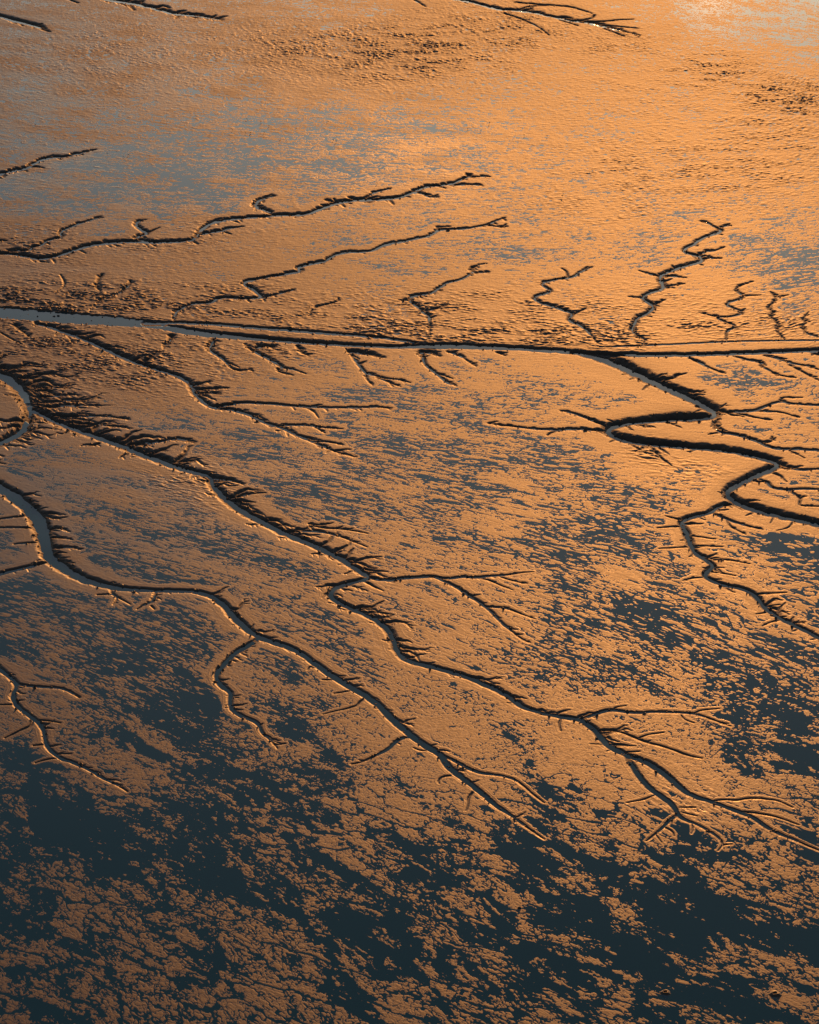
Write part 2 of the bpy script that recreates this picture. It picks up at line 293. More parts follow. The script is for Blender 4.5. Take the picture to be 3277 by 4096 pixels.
ch(*R1, [(-200,1180,6,8),(-60,1130,6,8),(0,1098,6,7),(70,1078,5,7),(150,1068,5,7),(190,1045,6,6),(250,1010,6,6),(310,995,4,6),(400,990,3,6),(480,970,3,5),(540,955,2.5,5),(600,942,1.5,3)], fr=(3,28)); ch(*R1, [(160,1060,3,7),(210,1048,3,6),(275,1057,1.5,3)])
# second upper creek
ch(*R4, [(1090,680,4,4),(1095,640,5,5),(1130,605,5,6),(1200,580,4,6),(1270,573,5,6),(1330,570,7,6),(1350,548,8,5),(1400,538,5,7),(1500,545,4,7),(1600,545,5,7),(1640,535,8,8),(1620,510,7,8),(1580,485,7,7),(1530,455,6,6),(1530,440,5,6),(1600,425,4,7)]
   + sh(R4, R5, [(150,403,4,7),(290,380,5,7),(315,375,7,6),(300,355,7,7),(320,340,6,7),(400,325,5,7),(470,312,5,7),(490,295,6,6),(530,270,6,6),(600,255,5,6),(700,250,4,5),(770,245,5,5),(820,215,7,5),(880,200,6,5),(960,185,5,5),(1060,165,4,5),(1130,150,5,5),(1170,120,6,5),(1200,110,4,5),(1330,110,3,4),(1400,98,3,4),(1490,80,3,4),(1530,60,2.5,4),(1600,35,1.5,3)]), fr=(1.4, 25))
for pts in ([(75,540,4,7),(130,525,3,6),(200,510,3,5),(280,485,2,4)],[(1170,115,3,4),(1180,95,2,4),(1255,90,1.5,3)],[(1490,85,2,4),(1550,92,1.5,3),(1610,95,1,2)],
            [(370,650,2,2),(380,620,2,3),(430,590,2,4),(500,575,2,4),(560,555,2,4),(555,540,1,3)]):
    ch(*R5, pts, fr=(1.5, 18))
ch(*R5, [(1125,770,3,2),(1130,710,4,4),(1120,680,5,5),(1130,655,5,6),(1085,635,5,6),(1060,600,5,6),(1010,570,6,6),(1000,550,6,6),(1010,530,6,6),(1080,520,4,6),(1130,515,4,5),(1200,470,5,5),(1240,440,5,5),(1310,430,4,4),(1380,395,4,4),(1400,375,4,4),(1385,355,3,4),(1430,330,2,3),(1480,325,1.5,3)], fr=(1.6, 26))
for pts in ([(1000,560,4,7),(960,555,2,5),(935,553,1,3)],[(1395,378,3,4),(1450,382,2,4),(1500,377,1,3)],[(1090,620,3,5),(1160,612,3,5),(1210,590,2,4),(1240,580,1,3)]):
    ch(*R5, pts, fr=(2, 15))
ch(*R6, [(340,825,2,2),(310,790,3,3),(240,715,5,5),(160,690,5,6),(150,670,6,6),(185,640,5,6),(100,610,6,6),(0,580,5,6),(-70,550,5,6),(-50,525,5,6),(0,515,5,5),(50,497,5,5),(20,478,4,5),(0,470,4,5),(-20,455,4,5),(10,437,5,5),(100,420,4,4),(195,408,4,4),(215,378,4,4),(300,345,2,3)], fr=(1.5,22))
ch(*R6, [(150,408,2,4),(140,370,2,4),(110,355,1,3)]); ch(*R6, [(190,640,3,5),(260,605,1,3)])
ch(*R6, [(620,830,3,2),(640,800,3,3),(570,770,4,5),(545,740,5,7),(570,700,6,8),(575,670,6,8),(640,640,6,8),(690,605,7,8),(670,580,7,8),(620,550,6,7),(620,530,6,6),(680,500,6,6),(750,485,7,7),(740,450,7,7),(720,420,7,7),(750,385,6,7),(850,350,6,7),(960,320,7,7),(995,300,7,7),(980,280,5,7),(900,262,5,6),(870,245,6,5),(890,225,5,6),(940,205,6,5),(960,185,6,5),(1000,160,5,5),(1070,140,5,5),(1110,125,5,5),(1100,105,4,5),(1060,90,3,4),(1030,70,2,4),(980,60,1,3)], fr=(1.8, 28))
for pts in ([(1110,95,3,5),(1165,85,1.5,3)],[(1000,290,3,5),(1060,292,2,5),(1110,290,1.5,3)],[(980,265,3,5),(1020,245,2,5),(1060,248,2,4),(1130,220,1.5,3)],[(720,403,3,5),(650,385,2,4),(595,368,1,3)],[(610,540,3,5),(530,530,1,3)],[(690,580,3,6),(760,550,1,3)],[(750,470,3,5),(880,450,1,3)],[(750,400,3,6),(890,412,1,3)],
            [(1145,810,2,2),(1140,760,3,4),(1160,735,4,4),(1220,718,4,4),(1130,690,3,4),(1070,660,4,4),(1160,660,3,4),(1260,635,3,4),(1180,600,3,4),(1130,578,3,4),(1200,555,3,4),(1265,535,3,4),(1190,490,3,3),(1230,460,2,3),(1310,435,1.5,2)],
            [(1070,655,2,4),(970,630,1,2)],[(1265,527,2,4),(1360,520,1,2)],[(1510,800,2,3),(1450,745,3,4),(1485,715,3,4),(1410,650,3,4),(1450,630,3,4),(1395,600,3,4),(1440,570,3,4),(1460,535,2,3),(1420,500,1,2)],[(1460,535,2,3),(1530,520,1,2)],
            [(1700,780,2,3),(1650,765,3,4),(1610,720,3,4),(1650,695,3,4),(1620,675,2,3),(1640,650,2,3),(1660,625,1,2)]):
    ch(*R6, pts, fr=(1.5, 16))
# creeks along the top edge
ch(*R1, [(400,-80,4,5),(600,-20,4,5),(650,0,4,5),(750,15,4,5),(850,30,4,6),(900,45,3,5),(1000,65,3,5),(1060,90,3,5),(1150,95,3,4),(1250,105,2,4),(1400,130,1,2)], fr=(3, 60))
ch(*R1, [(-200,60,3,6),(0,110,3,5),(60,130,3,6),(150,150,3,6),(200,165,2,6),(260,182,1,4)], fr=(4, 40)); ch(*R1, [(380,-20,3,4),(420,0,2,4),(490,22,1,3)])
ch(*R2, [(900,-60,4,4),(1050,-20,4,4),(1120,0,4,4),(1250,20,5,4),(1330,45,6,4),(1400,65,5,4),(1520,70,5,4),(1650,90,4,4)] + sh(R2, R3, [(0,100,4,4),(100,120,4,4),(200,140,4,4),(300,155,3,5),(400,180,3,4),(500,200,2,3),(600,225,1,2)]), fr=(1.2, 50))
for pts in ([(210,135,2,4),(350,145,2,4),(450,130,1.5,3),(560,125,1,2)],[(300,155,2,4),(400,165,2,3),(590,182,1,2)],[(-180,20,2,3),(0,35,2,3),(150,45,2,3),(250,70,2,3),(300,90,1,2)],[(315,100,2,3),(310,120,2,3),(230,130,2,3)],[(100,130,2,3),(210,165,1,2)],[(380,185,2,4),(500,232,1,2)]):
    ch(*R3, pts)
for pts in ([(1520,70,2,3),(1580,45,2,3),(1725,38,2,3)],[(1440,90,2,3),(1560,130,2,3),(1650,170,2,2),(1720,225,1,2)],[(850,-10,2,3),(900,20,2,3),(945,45,1,2)]):
    ch(*R2, pts)
# creeks below the main river
ch(*R4, [(215,682,3,3),(222,700,5,7),(300,720,5,9),(400,755,6,11),(500,790,6,12),(600,835,7,13),(700,880,8,14),(800,930,8,13),(900,965,8,11),(1000,995,8,10),(1100,1025,8,9),(1180,1065,8,10),(1205,1100,8,11),(1220,1140,8,12),(1270,1190,7,12),(1330,1230,7,9),(1450,1240,6,8),(1560,1270,6,8),(1640,1315,6,7)]
   + sh(R4, R5, [(100,1325,5,7),(200,1355,4,7),(300,1405,4,6),(400,1445,4,6),(500,1490,3,6),(590,1520,1.5,3)]), fr=(2.2, 60))
ch(*R4, [(1330,1225,4,10),(1420,1215,4,10),(1520,1195,4,8)] + sh(R4, R5, [(157,1207,4,7),(330,1222,4,6),(500,1228,3,5),(700,1228,3,5),(800,1222,2,5),(890,1230,1,3)]), fr=(1.3, 35))
for pts in ([(130,1345,3,6),(260,1335,3,6),(380,1340,3,5),(480,1355,2,4),(580,1360,1,3)],[(400,1440,3,6),(500,1440,2,5),(580,1462,1,3)],[(400,1345,2,5),(470,1385,1,3)],[(330,1222,2,5),(400,1245,2,5),(430,1290,1,3)],
            [(200,975,5,6),(280,990,3,4),(350,1015,1,3)],[(195,975,4,6),(165,1000,3,5),(270,1025,1,3)],
            [(600,855,3,2),(640,900,5,5),(690,970,5,6),(730,1015,5,5),(800,1030,4,5),(860,1045,3,4),(950,1055,2,4),(1005,1070,1,3)],[(730,1015,4,5),(730,1050,3,4),(770,1085,1.5,3)],[(800,1040,3,5),(880,1070,2,4),(945,1095,1,2)],
            [(1075,865,3,3),(1080,910,5,7),(1100,960,5,6),(1150,1000,4,5),(1210,1050,4,5),(1245,1080,3,4),(1290,1082,1,3)],[(1150,1000,2,4),(1270,1045,1,3)],
            [(630,880,4,12),(700,890,5,14),(760,895,5,10),(810,910,3,6),(850,915,1,3)],[(1080,885,4,11),(1140,885,5,12),(1190,905,2,6)],[(300,842,3,8),(320,880,3,6),(370,905,1,4)],[(1240,875,2,5),(1300,900,3,7),(1350,920,2,4),(1420,970,1,2)],[(1560,885,2,5),(1600,900,2,6)]):
    ch(*R5, pts, fr=(1.8, 25))
ch(*R4, [(1340,795,4,8),(1330,830,5,11),(1310,860,5,9),(1340,890,4,6),(1400,920,5,6),(1430,960,4,6),(1480,1000,2,4),(1580,985,1,3)], fr=(2.5,28)); ch(*R4, [(1410,935,3,5),(1500,975,1,3)])
ch(*R4, [(1540,830,3,2),(1565,860,5,6),(1620,890,5,6),(1700,930,5,6),(1768,975,4,6)], fr=(2,25)); ch(*R4, [(1600,855,3,9),(1660,840,4,12),(1720,850,3,8)], fr=(2,20))
ch(*R4, [(1080,785,4,10),(1060,820,4,9),(1030,840,3,5),(1025,860,1,3)], fr=(3,25)); ch(*R4, [(100,715,3,8),(140,745,3,8),(190,790,1,3)], fr=(2,25)); ch(*R4, [(0,755,2,4),(60,790,3,4),(135,828,1,2)])
ch(*R4, [(380,395,2,3),(410,440,3,4),(400,475,2,3),(345,505,1,2)]); ch(*R4, [(640,395,2,7),(612,435,3,6),(603,480,3,6),(632,495,2,4)], fr=(2,15)); ch(*R4, [(820,430,2,5),(805,470,4,6),(750,510,3,4),(660,535,3,5),(625,560,2,4),(560,620,2,1)], fr=(2,18))
for pts in ([(915,915,2,5),(930,925,2,6),(980,950,3,5),(1020,970,3,4),(1120,1010,1,3)],[(1190,905,2,5),(1280,930,3,5),(1380,950,3,5),(1350,965,3,5),(1430,1000,3,4),(1450,1020,2,4),(1560,1040,1,3)],[(1380,900,2,5),(1500,930,3,5),(1570,955,3,4),(1660,965,2,4),(1725,990,2,3),(1800,1010,1,3)],[(1550,965,2,4),(1620,1000,3,4),(1660,1025,2,4),(1725,1055,2,3)],[(1690,890,3,8),(1725,895,4,10),(1800,900,4,10)],
            [(1090,1255,3,6),(1200,1255,4,6),(1330,1250,4,6),(1380,1220,4,5),(1490,1185,3,5),(1550,1205,3,5),(1725,1215,3,5),(1850,1215,3,5)],[(1490,1185,2,5),(1490,1160,2,4),(1620,1165,1,3)],[(1330,1250,3,5),(1480,1252,2,4),(1600,1290,1,3)],[(1200,1260,2,5),(1320,1290,2,4),(1430,1305,1,3)],
            [(1090,1300,3,9),(1065,1340,4,8),(1100,1385,4,7),(1220,1400,5,8),(1340,1440,5,8),(1440,1490,5,6),(1600,1490,4,6),(1725,1497,4,5),(1850,1500,4,5)],[(1370,1455,2,5),(1440,1435,2,5),(1430,1410,1,4)],[(1540,1495,2,5),(1635,1545,1,3)],[(1090,1385,2,4),(1030,1395,1,3)],
            [(395,1375,3,9),(300,1370,3,8),(200,1360,4,7),(100,1370,3,6),(0,1365,3,6),(-100,1358,3,5),(-190,1345,2,5),(-290,1335,1.5,4),(-355,1325,1,3)],[(390,1345,2,10),(280,1300,3,8),(180,1260,3,5),(100,1245,1,3)],[(100,1370,2,6),(40,1385,2,6),(20,1400,1,4)],[(430,1315,2,6),(395,1300,1,3)]):
    ch(*R6, pts, fr=(1.6, 28))
for pts in ([(1480,190,3,8),(1600,210,3,7),(1725,200,3,5),(1800,200,2,5)],[(1340,280,3,7),(1400,280,4,8),(1420,315,4,7),(1500,335,4,6),(1600,325,3,6),(1725,328,3,5),(1850,330,3,5)],[(1530,335,3,6),(1600,375,3,6),(1615,400,3,6),(1590,430,2,4),(1725,435,2,4)],
            [(1060,480,3,6),(1130,510,3,8),(1220,545,3,7),(1360,578,1,3)],[(1150,520,2,6),(1160,560,2,5),(1265,610,1,3)],[(1065,770,3,5),(1150,768,2,4),(1290,795,1,3)],[(1040,845,2,5),(1100,850,2,4),(1200,870,1,3)],[(1000,880,2,4),(920,885,2,4),(870,900,1,3)],
            [(890,690,2,4),(720,700,1,3)],[(920,620,2,5),(1075,640,1,3)],[(935,680,2,5),(1120,688,1,3)],[(850,520,3,7),(760,495,1,3)],[(850,560,3,6),(710,570,1,3)],[(1340,985,3,6),(1520,975,1,3)],[(1440,505,3,6),(1420,540,1,3)],[(1560,530,3,5),(1540,570,2,4),(1460,585,1,2)],
            [(670,60,3,8),(730,130,3,5),(800,180,2,3)],[(1390,1060,3,5),(1480,1050,1,3)],[(1500,1140,3,5),(1420,1160,2,4),(1370,1185,1,3)],[(1560,1165,3,5),(1640,1160,1,3)],[(1400,1100,2,5),(1330,1110,1,3)]):
    ch(*R10, pts, fr=(1.2, 22))
ch(*R9, [(745,880,5,9),(800,895,5,9),(870,900,5,8),(960,887,5,8),(1060,880,5,7),(1150,875,5,7),(1200,885,4,6),(1260,890,4,6),(1330,875,4,6),(1430,885,4,6),(1500,870,4,5),(1560,872,3,5),(1640,860,2,4),(1725,848,1.5,3),(1780,845,1,2)], fr=(2.0, 30))
ch(*R9, [(1160,880,4,7),(1230,910,4,7),(1300,945,4,8),(1380,1000,5,8),(1450,1045,5,8),(1520,1100,5,7),(1570,1160,5,6),(1640,1215,4,5),(1700,1265,2,4),(1760,1290,1,3)], fr=(1.6, 32))
for pts in ([(1490,1065,3,6),(1600,1072,3,6),(1670,1095,2,5),(1725,1120,1,3),(1790,1140,1,2)],[(1430,885,2,5),(1480,890,2,4),(1560,925,2,4),(1650,960,1,3)],[(1560,872,2,4),(1620,895,2,4),(1725,920,1,3)],
            [(230,590,5,8),(300,590,4,8),(400,590,4,7),(500,605,3,6),(600,635,2,5),(735,690,1,3)],[(400,590,3,6),(370,550,2.5,6),(450,570,2,6),(600,578,2,5),(740,605,1,3)],[(700,895,4,8),(780,940,2,6),(835,965,1,3)],[(370,545,2,5),(440,552,2,5),(520,538,1,3)]):
    ch(*R9, pts, fr=(1.6, 22))
# hand-surveyed long gullies on the outer banks
for pts in ([(150,1080,4,12),(280,1105,3,9),(350,1100,2,6),(440,1105,1,3)],[(190,1150,4,14),(300,1165,3,9),(420,1145,2,6),(510,1150,1,3)],[(210,1190,4,14),(350,1195,3,9),(450,1175,2,5),(560,1180,1,3)],[(240,1225,4,14),(400,1220,3,9),(520,1212,2,6),(650,1215,1,3)],
            [(300,1275,4,15),(450,1285,3,10),(600,1280,3,6),(700,1285,2,5),(815,1302,1,3)],[(420,1320,4,14),(560,1330,3,8),(680,1340,2,6),(830,1357,1,3)],[(800,1455,4,12),(900,1450,3,10),(970,1440,3,8),(1060,1425,2,5),(1220,1445,1,3)],
            [(60,1010,3,12),(120,1000,2,8),(175,998,1,3)],[(20,990,3,10),(50,970,1,4)],[(1220,1090,3,10),(1280,1070,2,6),(1330,1062,1,3)],[(1230,1115,3,10),(1330,1110,2,7),(1435,1103,1,3)],[(1240,1140,3,10),(1320,1135,2,7),(1385,1142,1,3)]):
    ch(*R4, pts, fr=(2.5, 22))
for pts in ([(300,580,4,12),(370,570,3,8),(440,590,1,3)],[(310,630,4,11),(390,630,3,7),(455,645,1,3)],[(320,690,4,11),(400,695,3,8),(450,690,2,6),(510,708,1,3)],[(350,760,4,10),(420,780,2,7),(470,790,1,3)],[(280,480,4,10),(350,515,1,3)],
            [(1340,260,4,12),(1420,270,4,12),(1480,280,3,9),(1530,300,1,3)],[(1450,380,4,14),(1540,365,4,9),(1600,350,3,7),(1670,350,1,3)],[(1480,400,4,12),(1600,410,1,4)]):
    ch(*R8, pts, fr=(2.5, 20))

def chaikin(P, n=2):
    P = np.array(P, dtype=float)
    for _ in range(n):
        if len(P) < 3: break
        Q = np.empty((2 * (len(P) - 1), P.shape[1]))
        Q[0::2] = .75 * P[:-1] + .25 * P[1:]; Q[1::2] = .25 * P[:-1] + .75 * P[1:]
        P = np.vstack([P[:1], Q[1:-1], P[-1:]])
    return P

SLOPE = 0.38
BANK = 1.2
creeks = []          # each: array of x, y, w, b, D in metres
rnd = random.Random(11)
def to_world(P):
    out = []
    for k in range(len(P)):
        a = P[max(k - 1, 0)]; c = P[min(k + 1, len(P) - 1)]
        px, py, w, bk = P[k]
        s_, sd = lateral_scale(py)
        tx, ty = c[0] - a[0], c[1] - a[1]
        L = math.hypot(tx, ty) + 1e-9; tx /= L; ty /= L
        wt = np.array([tx, -ty / sd]); wt /= np.linalg.norm(wt)
        n = np.array([-ty, -tx / sd]) * w * s_
        ww = abs(wt[0] * n[1] - wt[1] * n[0])
        b = bk * BANK * s_ / sd
        D = SLOPE * b
        X_, Y_ = ground(px, py, -D * 0.95)
        out.append((X_, Y_, ww, b, D))
    return np.array(out)

gull = []
for P0, fr in CH:
    P = chaikin(P0, 3)
    # small natural wander
    seg = np.hypot(*np.diff(P[:, :2], axis=0).T); s = np.concatenate([[0], np.cumsum(seg)])
    n = max(2, int(s[-1] / 9)); si = np.linspace(0, s[-1], n)
    Q = np.stack([np.interp(si, s, P[:, k]) for k in range(4)], 1)
    wob = np.cumsum(np.random.default_rng(len(creeks) + 3).normal(0, 1, (n, 2)), 0)
    ker = np.ones(9) / 9
    k3 = np.array([.25, .5, .25])
    for k in range(2):
        wv = wob[:, k] - np.convolve(np.pad(wob[:, k], 4, mode='edge'), ker, 'valid')
        wv = np.convolve(np.pad(wv, 1, mode='edge'), k3, 'valid')
        Q[:, k] += wv * 0.5
    creeks.append(to_world(Q))
    if fr:
        dens, ln = fr
        ln *= Z; L = s[-1]
        up = P[:, 1].mean() < 1450
        for _ in range(int(dens * L / (9 if up else 16 if P[:, 1].mean() < 1950 else 21))):
            k = rnd.randrange(n - 1)
            px, py, w, bk = Q[k]
            if not (-150 < px < W + 150 and -150 < py < Hh + 100): continue
            if rnd.random() > (0.25 + bk / 12.0): continue
            tx, ty = Q[k + 1, 0] - px, Q[k + 1, 1] - py
            tl = math.hypot(tx, ty) + 1e-9; nx, ny = -ty / tl, tx / tl
            right = rnd.random() < 0.66
            ang = rnd.gauss(7, 15) if right else rnd.gauss(172, 18)
            l = ln * rnd.uniform(.12, 1.0) ** 1.9 * 2.5 * (0.5 + min(bk, 16) / 12.0) * (1 if right else .55)
            x, y = px, py
            side = (nx * math.cos(math.radians(ang)) + ny * math.sin(math.radians(ang))) * (1 if ny > 0 else -1)
            near_side = side > 0
            sc_ = .5 if near_side else 1.0
            l *= .6 if near_side else 1.0
            off = (w + bk * (0.5 if right else .3))
            pts = [(x, y, 1.2, min(bk * sc_ + 2, 17))]
            m = max(3, int(l / 9)); a = ang
            for q in range(1, m + 1):
                a += rnd.gauss(0, 22); a += (ang - a) * .3
                stp = (l + off) / m
                x += stp * math.cos(math.radians(a)); y += stp * math.sin(math.radians(a)) * .8
                f = 1 - q / m
                pts.append((x, y, .8 + .8 * f, (2.2 + sc_ * min(bk * .8, 10) * f * rnd.uniform(.8, 1.2))))
                if rnd.random() < .5 and q < m:
                    aa = a + rnd.choice([-1, 1]) * rnd.uniform(15, 40); bb = 2.4 + bk * .35 * f
                    l2 = l * .3 * rnd.random() + 4
                    gull.append([(x, y, .8, bb), (x + .5 * l2 * math.cos(math.radians(aa)), y + .4 * l2 * math.sin(math.radians(aa)), .5, bb * .7), (x + l2 * math.cos(math.radians(aa * .6)), y + .7 * l2 * math.sin(math.radians(aa * .6)), .4, .8)])
            gull.append(pts)
print("creeks", len(creeks), "gullies", len(gull), [tuple(round(float(v), 2) for v in to_world(np.array(gull[k]))[0]) for k in (0, 50, 200)])

CARVE = np.zeros((NY, NX), np.float32)      # how far the mud is cut down
WCARVE = np.zeros((NY, NX), np.float32)     # how far the water table is drawn down beside it
WFLOW = np.zeros((NY, NX), np.float32)      # level of running water in the creeks
INCUT = np.zeros((NY, NX), bool)
DRY = np.zeros((NY, NX), np.float32)        # drained strip beside the cuts
Yasc = Yr[::-1]
CD = np.full((NY, NX), 1e6, np.float32); CF = np.zeros((NY, NX), np.float32)   # scratch: nearest reach of the creek being cut
wobble = fbm(900, Xf / 3.2, Yf / 3.2, 3)
def stamp(C, gully):
    box = []
    for k in range(len(C) - 1):
        x0, y0, w0, b0, D0 = C[k]; x1, y1, w1, b1, D1 = C[k + 1]
        bm = max(b0, b1); wm = max(w0, w1)
        R = wm + bm * (1.9 if gully else 4.2) + .4
        ylo, yhi = min(y0, y1) - R, max(y0, y1) + R
        ia = NY - np.searchsorted(Yasc, yhi, 'right'); ib = NY - np.searchsorted(Yasc, ylo, 'left')
        if ib <= ia: continue
        Tm = Tr[ia:ib]
        ja = np.searchsorted(ux, (min(x0, x1) - R) / (Tm.max() if min(x0, x1) - R > 0 else Tm.min()))
        jb = np.searchsorted(ux, (max(x0, x1) + R) / (Tm.min() if max(x0, x1) + R > 0 else Tm.max()))
        if jb <= ja: continue
        sx = Xf[ia:ib, ja:jb]; sy = Yf[ia:ib, ja:jb]
        dx, dy = x1 - x0, y1 - y0
        L2 = dx * dx + dy * dy + 1e-9
        t = np.clip(((sx - x0) * dx + (sy - y0) * dy) / L2, 0, 1)
        d = np.hypot(sx - x0 - t * dx, sy - y0 - t * dy)
        w = w0 + t * (w1 - w0); b = b0 + t * (b1 - b0); D = D0 + t * (D1 - D0)
        d = d + wobble[ia:ib, ja:jb] * (0.05 * np.minimum(b, 4) + .05 * w)
        q = np.clip((w + b - d) / b, 0, 1)
        if gully:
            c = D * q ** 1.6
            CARVE[ia:ib, ja:jb] = np.maximum(CARVE[ia:ib, ja:jb], c)
            wc = (D + .35) * np.clip((w + 1.8 * b - d) / (.5 * b), 0, 1)
            WCARVE[ia:ib, ja:jb] = np.maximum(WCARVE[ia:ib, ja:jb], wc)
            DRY[ia:ib, ja:jb] = np.maximum(DRY[ia:ib, ja:jb], np.clip(1.9 - (d - w) / b, 0, 1))
        else:
            q2 = q ** 1.9
            bed = np.clip(w * 0.5, .10, .4)
            shd = .07 * D * np.exp(-np.maximum(d - w - b * .6, 0) / (1.3 * b)) * np.clip((w + 4.2 * b - d) / b, 0, 1)
            c = D * q2 + bed * np.clip((w - d) / (.45 * w + .05) + .25, 0, 1) + shd
            CARVE[ia:ib, ja:jb] = np.maximum(CARVE[ia:ib, ja:jb], c)
            if wm > .22:
                wc = D * np.clip((w + 1.9 * b - d) / (.4 * b), 0, 1) + shd * 1.6 * (d > w + b)
                closer = d < CD[ia:ib, ja:jb]
                CF[ia:ib, ja:jb][closer] = wc[closer]; CD[ia:ib, ja:jb][closer] = d[closer]
                box.append((ia, ib, ja, jb))
                INCUT[ia:ib, ja:jb] |= d < w + b * .8
            else:
                wc = (D + .6) * np.clip((w + 1.9 * b - d) / (.4 * b), 0, 1) + shd * 1.6
                WCARVE[ia:ib, ja:jb] = np.maximum(WCARVE[ia:ib, ja:jb], wc)
            DRY[ia:ib, ja:jb] = np.maximum(DRY[ia:ib, ja:jb], np.clip((4.0 - (d - w) / b) / 2.4, 0, 1))
    if box:                                                         # each creek keeps the level of its nearest reach
        ia = min(q[0] for q in box); ib = max(q[1] for q in box); ja = min(q[2] for q in box); jb = max(q[3] for q in box)
        WFLOW[ia:ib, ja:jb] = np.maximum(WFLOW[ia:ib, ja:jb], CF[ia:ib, ja:jb])
        CD[ia:ib, ja:jb] = 1e6; CF[ia:ib, ja:jb] = 0
for C in creeks:
    stamp(C, False)
for P in gull:
    stamp(to_world(np.array(P)), True)
print("stamped")

# ------------------------------------------------------------------ relief of the flat
def probit(p):
    t = np.sqrt(-2 * np.log(np.minimum(p, 1 - p)))
    x = t - (2.30753 + 0.27061 * t) / (1 + 0.99229 * t + 0.04481 * t * t)
    return np.where(p < .5, -x, x).astype(np.float32)
WETd = np.clip(WET ** 1.35 * (1 - .92 * DRY), 0.002, .985)
thr = probit(WETd)
wx = fbm(500, PHI / 16, PSI / 9, 2) * 1.6; wy = fbm(520, PHI / 16, PSI / 9, 2) * .7
a_, s_ = PHI + wx, PSI + wy
nearmix = np.clip((3150 - PYr) / 550, 0, 1)[:, None].astype(np.float32)     # flats get finer-veined up-coast
st_ = 1 + .75 * nearmix * np.clip((PYr - 900) / 500, .25, 1)[:, None].astype(np.float32)
big = fbm(10, a_ / 30, s_ / 10, 2)
mid = (1 - nearmix) * fbm(30, a_ / 8.5, s_ / 3.6, 3, .7) + nearmix * fbm(40, a_ / 20.0, s_ / 2.4, 3, .65)
fine = (1 - nearmix) * fbm(50, PHI / 2.2, PSI / 1.0, 3, .75) + nearmix * fbm(60, PHI / 7.0, PSI / 1.0, 3, .75)
wb = .50 - .32 * nearmix; wm_ = .62 + 0 * nearmix; wf = .46 + .30 * nearmix
n0 = (big * wb + mid * wm_ + fine * wf) / np.sqrt(wb ** 2 + wm_ ** 2 + wf ** 2)
fj = .12 * fine
vein = np.abs(fbm(70, a_ / 11, s_ / 3.0, 3, .5) + fj)                            # thin runnels joining the pools
vein2 = np.abs(fbm(80, a_ / 30, s_ / 8.5, 3, .5) + .6 * fj)
def plates(x, y, seed):
    """distance to the joints between drying mud plates"""
    q = Perlin(seed); x0 = np.floor(x); y0 = np.floor(y); xi = x0.astype(np.int32); yi = y0.astype(np.int32)
    f1 = np.full(x.shape, 9, np.float32); f2 = f1.copy(); cid = np.zeros(x.shape, np.int32)
    for i in (-1, 0, 1):
        for j in (-1, 0, 1):
            hsh = q.p[q.p[(xi + i) & 255] + ((yi + j) & 255)]
            d = np.hypot(x0 + i + .5 + .42 * q.gx[hsh] - x, y0 + j + .5 + .42 * q.gy[hsh] - y).astype(np.float32)
            cid = np.where(d < f1, hsh, cid)
            f2 = np.minimum(f2, np.maximum(f1, d)); f1 = np.minimum(f1, d)
    return f2 - f1, ((cid * 97 + 31) % 256 / 255.0 * 3.4 - 1.7).astype(np.float32)
jx = .5 * fbm(230, PHI / 2.2, PSI / 1.2, 2)
pl, pv = plates((a_ + 1.6 * jx) / 9.5, (s_ + .8 * jx) / 4.4, 240)
pl2, pv2 = plates((a_ + 1.0 * jx) / 3.4, (s_ + .45 * jx) / 1.7, 250)
nearshore = 1 - nearmix
nsh = (big * .55 + pv * .50 + pv2 * .40 + mid * .50 + fine * .40) / 1.06
n0 = nearshore * nsh + nearmix * n0
Wc = np.clip(WET * (1 - .92 * DRY), 0, 1)
# pools: part of the wet share; the rest lies in a net of thin runnels drawn out along the ebb
g = n0 - probit(np.clip(Wc ** 1.3 * (.55 + .35 * nearshore), .002, .97))
rag = .16 * fbm(60, PHI / 1.6, PSI / .8, 2, .8)
patch = np.clip(1 + .45 * fbm(420, PHI / 26, PSI / 14, 2), .2, 2)
r1 = np.abs(fbm(300, a_ / (6.0 + 5.0 * nearmix), s_ / 3.0, 3, .55) + rag)
r2 = np.abs(fbm(320, PHI / (2.8 + 3.0 * nearmix), PSI / 1.45, 2, .6) + rag)
t1 = (1 + .45 * nearmix) * (1 - .35 * nearshore) * (.10 + .55 * Wc) * np.clip(Wc * 9, 0, 1) * (1 - DRY) * patch
t2 = (1 + .75 * nearmix) * (1 - .45 * nearshore) * (.06 + .50 * Wc) * np.clip(Wc * 9, 0, 1) * (1 - DRY) * patch
g = np.minimum(g, (r1 - t1 * .62) * 2.6)
g = np.minimum(g, (r2 - t2 * .60) * 2.0)
gp = nearshore * np.clip((PYr - 2900) / 400, 0, 1)[:, None] * np.ones_like(g)
g = np.where(gp > .01, np.minimum(g, (pl - .10 * gp) * 9.0), g)
g = np.where(gp > .3, np.minimum(g, (pl2 - .035 * gp) * 7.0), g)
h = np.where(g > 0, .023 * (1 - np.exp(-g / 1.0)), .03 * g).astype(np.float32)
h += .004 * fbm(95, Xf / .9, Yf / .75, 2) * np.clip(.3 + g, 0, 1)
upr = np.clip((1500 - PYr) / 900, 0, 1)[:, None].astype(np.float32)
h += (.040 * upr * np.clip(fbm(290, PHI / 4.5, PSI / 1.4, 2, .6), -.2, 2) * np.clip(.3 + g, 0, 1)).astype(np.float32)
# current ripples: short crests lying across the line of sight
rp = fbm(110, Xf / 3.0 + PHI / 40, PSI / .95, 2, .5)
rpatch = np.clip(.8 + .4 * fbm(130, PHI / 18, PSI / 8, 2), 0, 1.3)
h += (.23 * RIP * rpatch * (np.clip(rp, -.5, 1.6) + .5) * np.clip(1.3 - CARVE * .5, .2, 1)).astype(np.float32)
